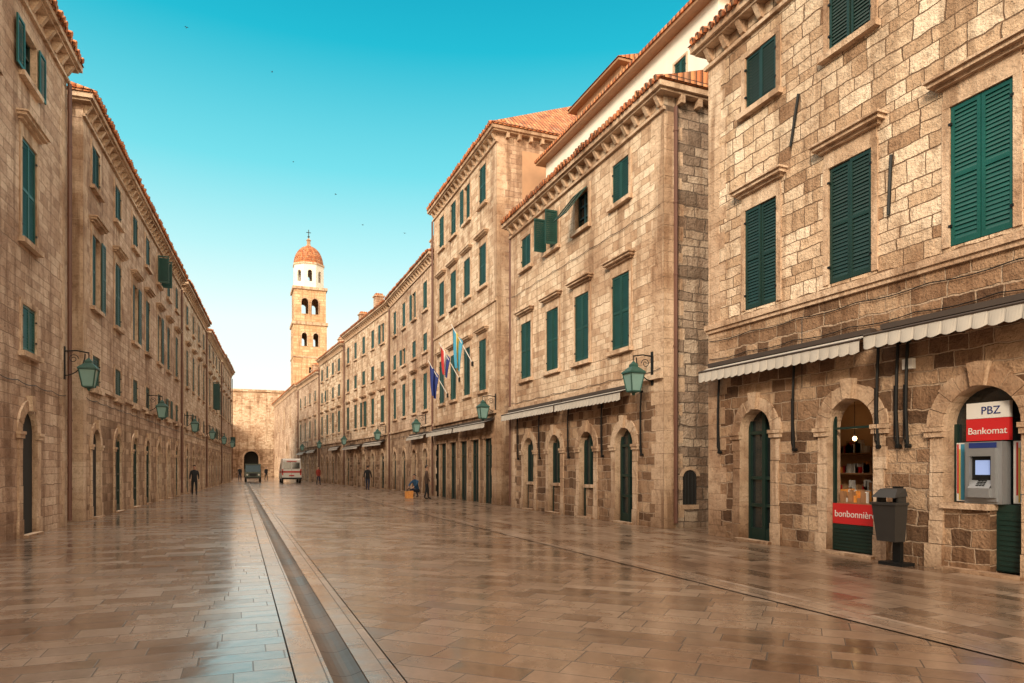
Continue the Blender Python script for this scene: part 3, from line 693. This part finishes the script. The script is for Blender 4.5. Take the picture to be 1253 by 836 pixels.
g.box('trim',-3.0,3.0,-3.0,3.0,26.3,26.8); g.box('trim',-2.9,2.9,-2.9,2.9,32.4,32.85); g.box('interior',-2.6,2.6,-2.6,2.6,20,22); g.box('trim',-2.9,2.9,-2.9,2.9,20.6,20.85)
for k in range(8):
    a=k*math.pi/4; ap=2.45; wd=2*ap*math.tan(math.pi/8); N=(math.sin(a),-math.cos(a)); U=(math.cos(a),math.sin(a))
    o=c+Vector((N[0],N[1],0))*ap-Vector((U[0],U[1],0))*wd/2; g.frame((o.x,o.y,32.85),U,N); ops=[]
    arch(g,ops,wd/2,.75,3.1,None,rec=.4,z0=1.1,ring=False,part='drum',wall='drum',n=8); wallgrid(g,wd,4.1,ops,zs=0,pu='drum')
g.frame((11.4,125,0),(1,0),(0,-1))
g.lathe('cap',(0,0),[(2.4,36.9),(2.8,36.95),(2.8,37.25),(2.55,37.3)],8,math.pi/8)
g.lathe('dome',(0,0),[(2.55*math.cos(a),37.28+3.4*math.sin(a)) for a in [i*math.pi/2/9 for i in range(9)]]+[(.35,40.7)],16)
g.lathe('cap',(0,0),[(.35,40.5),(.45,40.7),(.3,41.0),(.3,41.6),(.45,41.7),(.1,42.1)],8); g.tube('finial',[(0,0,42),(0,0,43.6)],.07,6); g.tube('finial',[(-.4,0,43.1),(.4,0,43.1)],.06,6)
g.lathe('finial',(0,0),[(0,42.2),(.18,42.3),(.18,42.45),(0,42.55)],8)
g.finish()

# ------------------------------------------------------------------ ground
def sheet(name,x0,x1,y0,y1,z,mat):
    g=Group(name,(x0,y0,z),mats={'surface':mat}); g.uvo=(0,0)
    V=[(0,0,0),(x1-x0,0,0),(x1-x0,y1-y0,0),(0,y1-y0,0)]
    g.face('surface',V,[(x0+p[0],y0+p[1]) for p in V]); g.finish()
sheet('ground',-1500,1500,-1500,1500,-.15,'earth')
sheet('street_paving',-45,.39,-25,128,0,'pave_l')
sheet('street_paving',1.17,5.94,-25,128,0,'pave_r')
sheet('paving_border',5.958,6.392,-25,128,.008,'border')
sheet('pavement',6.41,45,-25,128,0,'pave_s')
g=Group('drainage_channel',(0,-25,0),mats={'edge_slabs':'border','channel':'chan'})
def strip(part,pr):
    for (xa,za),(xb,zb) in zip(pr,pr[1:]):
        g.face(part,[(xa,0,za),(xb,0,zb),(xb,153,zb),(xa,153,za)],[(xa-.40,-25),(xb-.40,-25),(xb-.4,128),(xa-.4,128)])
strip('edge_slabs',[(.402,0),(.655,0)]); strip('edge_slabs',[(.905,0),(1.158,0)])
strip('channel',[(.655,0),(.66,-.010),(.70,-.024),(.74,-.034),(.78,-.038),(.82,-.034),(.86,-.024),(.90,-.010),(.905,0)])
g.finish()

# ------------------------------------------------------------------ street lamps
def lamp(x,y,N,U,zh=4.35,out=.62):
    g=Group('street_lamp',(x,y,0),U,N,{'bracket':'iron','lantern_frame':'copper','lantern_glass':'lglass'})
    g.box('bracket',-.05,.05,0,.03,zh-.55,zh+.35)
    g.tube('bracket',[(0,.02,zh+.22),(0,out*.5,zh+.25),(0,out,zh+.2)],.02,6)
    pts=[(0,.02,zh-.45)]+[(0,out*.85*math.sin(t*math.pi/2),zh-.45+.62*(1-math.cos(t*math.pi/2))) for t in [i/8 for i in range(1,9)]]
    g.tube('bracket',pts,.016,6)
    sc=[(0,out*.38+.13*(1-t*.75)*math.cos(t*9),zh+.02+.13*(1-t*.75)*math.sin(t*9)) for t in [i/16 for i in range(17)]]; g.tube('bracket',sc,.011,5)
    g.tube('bracket',[(0,out,zh+.22),(0,out,zh+.02)],.014,6)
    cz=zh; c=(0,out); q=math.pi/4; s2=math.sqrt(2)
    w1,w0=.21*s2,.13*s2
    g.lathe('lantern_glass',c,[(w0*.94,cz-.74),(w1*.94,cz-.26)],4,q)
    g.lathe('lantern_frame',c,[(0,cz-.86),(.04,cz-.84),(.05,cz-.8),(w0*.6,cz-.78),(w0,cz-.76),(w0,cz-.73),(w0*.94,cz-.72)],4,q)
    g.lathe('lantern_frame',c,[(w1*.92,cz-.28),(w1*1.12,cz-.27),(w1*1.12,cz-.23),(w1*.6,cz-.12),(w1*.42,cz-.09),(w1*.42,cz-.03),(w1*.2,cz+.02),(0,cz+.08)],4,q)
    for k in range(4):
        a=q+k*math.pi/2; g.tube('lantern_frame',[(w0*math.cos(a),out+w0*math.sin(a),cz-.75),(w1*math.cos(a),out+w1*math.sin(a),cz-.26)],.018,5)
    g.finish()
lamp(10.4,15.75,(-1,0),(0,1),4.4,.6)
for s in (27.3,39.3): lamp(10.4,s+.6,(-1,0),(0,1),4.5,.6)
for s in (51.5,63,75,86): lamp(tR(s),s,(-U2[1],U2[0]),U2,4.5,.65)
for s in (22.0,34.2,46.3,57.4,68.5,79.5): lamp(lx(s),s,NL,UL,4.6,.6)

# ------------------------------------------------------------------ flags
def flag(s,ztip,drop,cols):
    g=Group('flag',(10.4,s,0),(0,1),(-1,0),{'pole':'white','bracket':'iron',**{'stripe_%d'%i:c for i,c in enumerate(cols)}})
    g.tube('pole',[(0,.02,ztip-1.5),(0,1.1,ztip+.3)],.022,6); g.box('bracket',-.06,.06,0,.08,ztip-1.62,ztip-1.4)
    n=len(cols); W=14
    for i in range(n):
        for k in range(W):
            for j in range(6):
                def q(a,b):
                    f=(i+a)/n
                    x=1.02-.5*f*(1-.6*b); zt=ztip+.16-1.4*(1.02-x)*.9
                    return (.09*math.sin(f*11+b*2)*(.3+b)+.10*b*math.sin(b*4),x-.12*b,zt-drop*b)
                a0,a1=k/W,(k+1)/W; b0,b1=j/6,(j+1)/6
                g.face('stripe_%d'%i,[q(a0,b0),q(a1,b0),q(a1,b1),q(a0,b1)])
    g.finish()
flag(35.2,7.0,1.7,['blue','blue']); flag(33.1,7.6,1.45,['flagred','white','blue']); flag(31.0,8.1,1.9,['lblue','yellow','lblue'])

# ------------------------------------------------------------------ vehicles
def wheel(g,u,d,r,w=.2):
    g.tube('tyres',[(u-w/2,d,r),(u+w/2,d,r)],r,16); g.tube('hubs',[(u-w/2-.01,d,r),(u+w/2+.01,d,r)],r*.55,12)
g=Group('delivery_van',(5.2,76,0),(1,0),(0,1),{'body':'white','stripe':'red','tyres':'rubber','hubs':'steel','windows':'glass','tail_lamps':'tail','bumper':'rubber'})
prof=[(0,.45),(.0,1.25),(.08,2.45),(.25,2.62),(3.2,2.62),(3.9,2.35),(4.6,1.45),(5.3,1.2),(5.4,.85),(5.4,.45)]
for sgn in (-1,1):
    pts=[(sgn*(1.0 if z<1.5 else .9),d,z) for d,z in prof]; g.face('body',pts if sgn<0 else pts[::-1])
for (d0,z0),(d1,z1) in zip(prof,prof[1:]+prof[:1]):
    w0=1.0 if z0<1.5 else .9; w1=1.0 if z1<1.5 else .9
    g.face('body',[(-w0,d0,z0),(w0,d0,z0),(w1,d1,z1),(-w1,d1,z1)])
for a,b in ((-.82,-.06),(.06,.82)): g.hexa('windows',[(a,-.02,1.55),(b,-.02,1.55),(b,.1,1.55),(a,.1,1.55),(a,.03,2.2),(b,.03,2.2),(b,.13,2.2),(a,.13,2.2)])
g.box('stripe',-1.0,1.0,-.02,.1,1.12,1.3); g.box('stripe',-.5,.5,-.01,.1,2.28,2.36)
for x in (-1.01,1.0): g.box('stripe',x,x+.01,.3,4.6,1.1,1.28)
g.box('bumper',-1.02,1.02,-.1,.1,.42,.6); g.box('windows',-.01,.01,-.012,.02,.62,1.5); g.box('stripe',-.26,.26,-.022,.0,.75,.88)
for x in (-.98,.84): g.box('tail_lamps',x,x+.14,-.02,.05,.85,1.5)
for x in (-1.0,.995): g.hexa('windows',[(x-.01,3.3,1.5),(x+.015,3.3,1.5),(x+.015,4.3,1.5),(x-.01,4.3,1.5),(x*.93,3.3,2.2),(x*.93+.02,3.3,2.2),(x*.93+.02,3.8,2.2),(x*.93,3.8,2.2)])
for u in (-.9,.9):
    for d in (.95,4.4): wheel(g,u,d,.36)
g.finish()
g=Group('utility_truck',(1.5,83.5,0),(1,0),(0,1),{'body':'tgreen','tyres':'rubber','hubs':'steel','windows':'glass','headlamps':'head','bumper':'iron','cargo':'tgreen'})
g.hexa('body',[(-.85,0,.5),(.85,0,.5),(.85,1.5,.5),(-.85,1.5,.5),(-.85,0,1.15),(.85,0,1.15),(.85,1.5,1.15),(-.85,1.5,1.15)])
for x in (-.83,.77): g.hexa('body',[(x,.05,1.15),(x+.06,.05,1.15),(x+.06,.12,1.15),(x,.12,1.15),(x,.3,2.0),(x+.06,.3,2.0),(x+.06,.37,2.0),(x,.37,2.0)]); g.box('body',x,x+.06,1.4,1.5,1.15,2.0)
g.box('body',-.85,.85,.25,1.5,2.0,2.1); g.hexa('windows',[(-.77,.07,1.16),(.77,.07,1.16),(.77,.1,1.16),(-.77,.1,1.16),(-.77,.32,1.99),(.77,.32,1.99),(.77,.35,1.99),(-.77,.35,1.99)])
g.box('windows',-.77,.77,1.42,1.45,1.16,1.99)
for x in (-.62,.62): g.tube('headlamps',[(x,-.03,.85),(x,.05,.85)],.10,12)
g.box('bumper',-.88,.88,-.12,.05,.42,.58); g.box('bumper',-.4,.4,-.01,.02,.68,1.0)
g.box('cargo',-.9,.9,1.6,4.0,.7,.78); g.box('cargo',-.9,-.86,1.6,4.0,.78,1.5); g.box('cargo',.86,.9,1.6,4.0,.78,1.5); g.box('cargo',-.86,.86,1.6,1.64,.78,1.5); g.box('cargo',-.86,.86,3.96,4,.78,1.3)
for u in (-.78,.78):
    for d in (.65,3.2): wheel(g,u,d,.33)
g.finish()

# ------------------------------------------------------------------ people
M['skin']=plain('skin',(.45,.25,.17),.6,.05,9,b=0); M['hair']=plain('hair',(.03,.02,.015),.7,.2,20,b=0)
def cloth(n,c): M[n]=plain(n,c,.9,.15,12,b=.1)
cloth('coat_dark',(.012,.013,.016)); cloth('jeans',(.025,.033,.06)); cloth('jacket_blue',(.02,.07,.15)); cloth('jacket_brown',(.07,.04,.028)); cloth('shoes',(.02,.015,.012)); cloth('jacket_red',(.25,.03,.02))
def person(x,y,yaw,top,trou,stride=.0,crouch=False,h=1.75,seed=0):
    E=[];V=[];Rr=[];idx={}
    def add(n,p,r,par=None):
        idx[n]=len(V); V.append(Vector(p)); Rr.append(r if isinstance(r,tuple) else (r,r))
        if par is not None: E.append((idx[par],idx[n]))
    if crouch: hz=.42; lean=-.18
    else: hz=.93; lean=0
    add('pelvis',(0,0,hz),(.15,.11)); add('waist',(0,lean*.4,hz+.18),(.135,.10),'pelvis'); add('chest',(0,lean,hz+.42),(.165,.115),'waist')
    add('neck0',(0,lean*1.1,hz+.55),(.06,.06),'chest'); add('neck',(0,lean*1.2,hz+.60),(.052,.052),'neck0')
    add('jaw',(0,lean*1.3-.015,hz+.66),(.066,.075),'neck'); add('head',(0,lean*1.35-.01,hz+.745),(.078,.095),'jaw'); add('crown',(0,lean*1.35,hz+.80),(.06,.075),'head')
    for s,nm in ((-1,'L'),(1,'R')):
        st=stride*s
        add('sh'+nm,(s*.18,lean,hz+.47),(.062,.062),'chest')
        if crouch:
            add('el'+nm,(s*.25,lean-.18,hz+.28),(.046,.046),'sh'+nm); add('wr'+nm,(s*.16,lean-.36,hz+.16),(.032,.032),'el'+nm); hd=Vector((0,-.8,-.5)).normalized()
        else:
            add('el'+nm,(s*.235,lean+st*.22+.02,hz+.21),(.047,.047),'sh'+nm); add('wr'+nm,(s*.245,lean+st*.40-.06,hz-.02),(.031,.031),'el'+nm); hd=Vector((0,-.15+st*.3,-1)).normalized()
        w=V[idx['wr'+nm]]; add('pa'+nm,w+hd*.08,(.036,.022),'wr'+nm)
        p=V[idx['pa'+nm]]
        for k in range(4):
            fl=(.075,.085,.08,.062)[k]; off=Vector((0,(k-1.5)*.02,0)); add('f%d%s'%(k,nm),p+off+hd*.035,(.009,.009),'pa'+nm); add('g%d%s'%(k,nm),p+off+hd*(.035+fl*.6)+Vector((-s*.015,0,0)),(.008,.008),'f%d%s'%(k,nm))
        add('t0'+nm,w+hd*.05+Vector((-s*.02,-.035,0)),(.011,.011),'pa'+nm); add('t1'+nm,w+hd*.09+Vector((-s*.03,-.055,0)),(.009,.009),'t0'+nm)
        add('hip'+nm,(s*.09,0,hz-.06),(.095,.10),'pelvis')
        if crouch:
            add('kn'+nm,(s*.16,-.36,.46),(.062,.065),'hip'+nm); add('an'+nm,(s*.14,-.10,.09),(.042,.045),'kn'+nm); add('to'+nm,(s*.15,-.26,.045),(.042,.036),'an'+nm)
        else:
            add('kn'+nm,(s*.10,-st*.20-.03,.50),(.062,.066),'hip'+nm); add('an'+nm,(s*.10,-st*.38+(.03 if st<0 else 0),.09),(.043,.046),'kn'+nm); add('to'+nm,(s*.11,-st*.38-.17,.045),(.043,.034),'an'+nm)
    me=bpy.data.meshes.new('sk'); me.from_pydata([tuple(v) for v in V],E,[]); o=bpy.data.objects.new('sk',me); link(o)
    md=o.modifiers.new('s','SKIN'); md.use_smooth_shade=True
    for i,sv in enumerate(me.skin_vertices[0].data): sv.radius=Rr[i]; sv.use_root=(i==0)
    ss=o.modifiers.new('u','SUBSURF'); ss.levels=1; ss.render_levels=1
    dg=bpy.context.evaluated_depsgraph_get(); dg.update(); nm_=bpy.data.meshes.new_from_object(o.evaluated_get(dg)); bpy.data.objects.remove(o)
    nm_.materials.clear()
    for k in (top,trou,'skin','shoes'): nm_.materials.append(M[k])
    hands=[V[idx['pa'+n]] for n in 'LR']
    for f in nm_.polygons:
        c=f.center; f.use_smooth=True
        if c.z>hz+.575: f.material_index=2
        elif min((c-hh).length for hh in hands)<.12 and abs(c.x)>.1: f.material_index=2
        elif c.z<.085: f.material_index=3
        elif (not crouch and c.z<hz-.08+ .0 and abs(c.x)<.20) or (crouch and (c.z<hz+.06) ): f.material_index=1
        else: f.material_index=0
    e=bpy.data.objects.new('pedestrian',None); e.location=(x,y,0); e.rotation_euler=(0,0,yaw); k=h/1.75; e.scale=(k,k,k); link(e)
    b=bpy.data.objects.new('body',nm_); link(b); b.parent=e
    hc=V[idx['head']]
    def blob(nm,c,r,mat,seg=10):
        m=bpy.data.meshes.new(nm); bm=bmesh.new(); bmesh.ops.create_uvsphere(bm,u_segments=seg,v_segments=seg//2+2,radius=1)
        for v in bm.verts: v.co=Vector((v.co.x*r[0],v.co.y*r[1],v.co.z*r[2]))+c
        if nm=='hair': bmesh.ops.delete(bm,geom=[v for v in bm.verts if v.co.y<c.y-.04 and v.co.z<c.z+.03 or v.co.z<c.z-.07],context='VERTS')
        bm.to_mesh(m); bm.free(); m.materials.append(M[mat]); 
        for f in m.polygons: f.use_smooth=True
        q=bpy.data.objects.new(nm,m); link(q); q.parent=e
    blob('hair',hc+Vector((0,.012,.02)),(.088,.105,.10),'hair',14)
    blob('nose',hc+Vector((0,-.10,-.02)),(.012,.018,.02),'skin'); blob('mouth',hc+Vector((0,-.087,-.065)),(.022,.008,.006),'jacket_red')
    for s in (-1,1): blob('ear',hc+Vector((s*.082,.005,-.01)),(.01,.02,.03),'skin'); blob('eye',hc+Vector((s*.03,-.086,.01)),(.011,.008,.007),'hair')
    return e
person(-2.45,44.5,.1,'coat_dark','coat_dark',.55,h=1.76)
person(8.6,49.5,math.pi*.9,'coat_dark','jeans',.5,h=1.75)
person(8.9,34.0,math.pi*.45,'jacket_brown','coat_dark',.25,h=1.72)
person(9.05,36.6,-.9,'jacket_blue','jeans',crouch=True)
person(6.9,66,.3,'jacket_red','jeans',.4); person(.1,92,.2,'coat_dark','jeans',.4); person(3.3,95,.4,'coat_dark','coat_dark',.4)
g=Group('shopping_bag',(8.5,36.2,0),mats={'bag':'orange','handles':'rubber'})
g.hexa('bag',[(-.2,-.12,.0),(.2,-.12,.0),(.2,.12,.0),(-.2,.12,.0),(-.23,-.08,.36),(.23,-.08,.38),(.21,.08,.38),(-.22,.08,.35)])
for d in (-.06,.06): g.tube('handles',[(-.1,d,.36),(-.07,d,.47),(0,d,.51),(.07,d,.47),(.1,d,.36)],.01,5)
g.finish()

# ------------------------------------------------------------------ birds
def bird(x,y,z,yaw,w=.17,fl=.06):
    g=Group('bird',(x,y,z),(math.cos(yaw),math.sin(yaw)),(-math.sin(yaw),math.cos(yaw)),{'body':'rubber','wings':'rubber'})
    g.tube('body',[(0,-.09,0),(0,-.06,.0),(0,0,0),(0,.07,0),(0,.11,0)],[.006,.02,.03,.018,.005],8)
    for s in (-1,1): g.face('wings',[(0,-.03,.01),(s*w*.5,-.05,fl),(s*w,.03,fl*.5),(s*w*.45,.04,fl*.8),(0,.04,.01)]); 
    g.face('wings',[(0,.09,0),(-.03,.15,0),(.03,.15,0)]); g.finish()
for q in ((-4,62,37.8,.3),(6,85,38,2.0),(9,70,29,.7),(12,72,27,1.9),(16,70,26,.1),(3.2,75,42.7,1.5)): bird(*q)

# ------------------------------------------------------------------ light
SUN_EL=math.radians(27); SUN_AZ=math.radians(228)   # clockwise from +Y
w=bpy.data.worlds.new('World'); scene.world=w; w.use_nodes=True; n=w.node_tree.nodes; l=w.node_tree.links
bg=n['Background']; out=n['World Output']
sky=n.new('ShaderNodeTexSky'); sky.sky_type='NISHITA'; sky.sun_disc=False; sky.sun_elevation=SUN_EL; sky.sun_rotation=SUN_AZ
l.new(mixc(n,l,1,sky.outputs[0],(.35,1.0,.85),'MULTIPLY'),bg.inputs[0]); bg.inputs[1].default_value=.025
tc=n.new('ShaderNodeTexCoord').outputs['Generated']; sp=n.new('ShaderNodeSeparateXYZ'); l.new(tc,sp.inputs[0])
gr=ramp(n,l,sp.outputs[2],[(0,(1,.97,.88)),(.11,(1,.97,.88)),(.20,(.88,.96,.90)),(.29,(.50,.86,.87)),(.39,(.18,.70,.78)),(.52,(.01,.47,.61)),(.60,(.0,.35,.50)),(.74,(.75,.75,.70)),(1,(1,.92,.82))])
# bright warm zenith, added out of view to light the street, and a warm dawn glow low on the horizon behind the viewer
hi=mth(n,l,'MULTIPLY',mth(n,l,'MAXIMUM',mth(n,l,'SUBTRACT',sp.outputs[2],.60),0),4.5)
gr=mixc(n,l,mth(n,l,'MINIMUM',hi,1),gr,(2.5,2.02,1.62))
back=mth(n,l,'MAXIMUM',mth(n,l,'MULTIPLY',sp.outputs[1],-1.3),0)
low=mth(n,l,'SUBTRACT',1,mth(n,l,'MINIMUM',mth(n,l,'ABSOLUTE',mth(n,l,'MULTIPLY',sp.outputs[2],1.5)),1))
gl=mth(n,l,'MINIMUM',mth(n,l,'MULTIPLY',back,low),1)
gr=mixc(n,l,gl,gr,(5.2,3.8,2.4))
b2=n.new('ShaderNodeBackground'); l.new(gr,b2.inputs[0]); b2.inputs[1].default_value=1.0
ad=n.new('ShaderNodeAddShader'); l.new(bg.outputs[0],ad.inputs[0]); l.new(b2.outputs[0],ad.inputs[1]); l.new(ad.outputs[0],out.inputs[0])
sd=bpy.data.lights.new('sun','SUN'); sd.energy=4.9; sd.angle=math.radians(18); sd.color=(1,.81,.60)
so=bpy.data.objects.new('sun',sd); link(so)
dirv=Vector((math.sin(SUN_AZ)*math.cos(SUN_EL),math.cos(SUN_AZ)*math.cos(SUN_EL),math.sin(SUN_EL)))
so.rotation_euler=dirv.to_track_quat('Z','Y').to_euler(); so.location=(0,-20,40)

# ------------------------------------------------------------------ camera
cd=bpy.data.cameras.new('camera'); cd.lens=24; cd.sensor_width=36; cd.shift_y=155/1253; cd.clip_end=4000; cd.clip_start=.05
co=bpy.data.objects.new('camera',cd); link(co); co.location=(0,0,1.6); co.rotation_euler=(math.radians(90),0,-math.radians(21.8)); scene.camera=co
scene.view_settings.view_transform='Standard'; scene.view_settings.look='None'; scene.view_settings.exposure=0
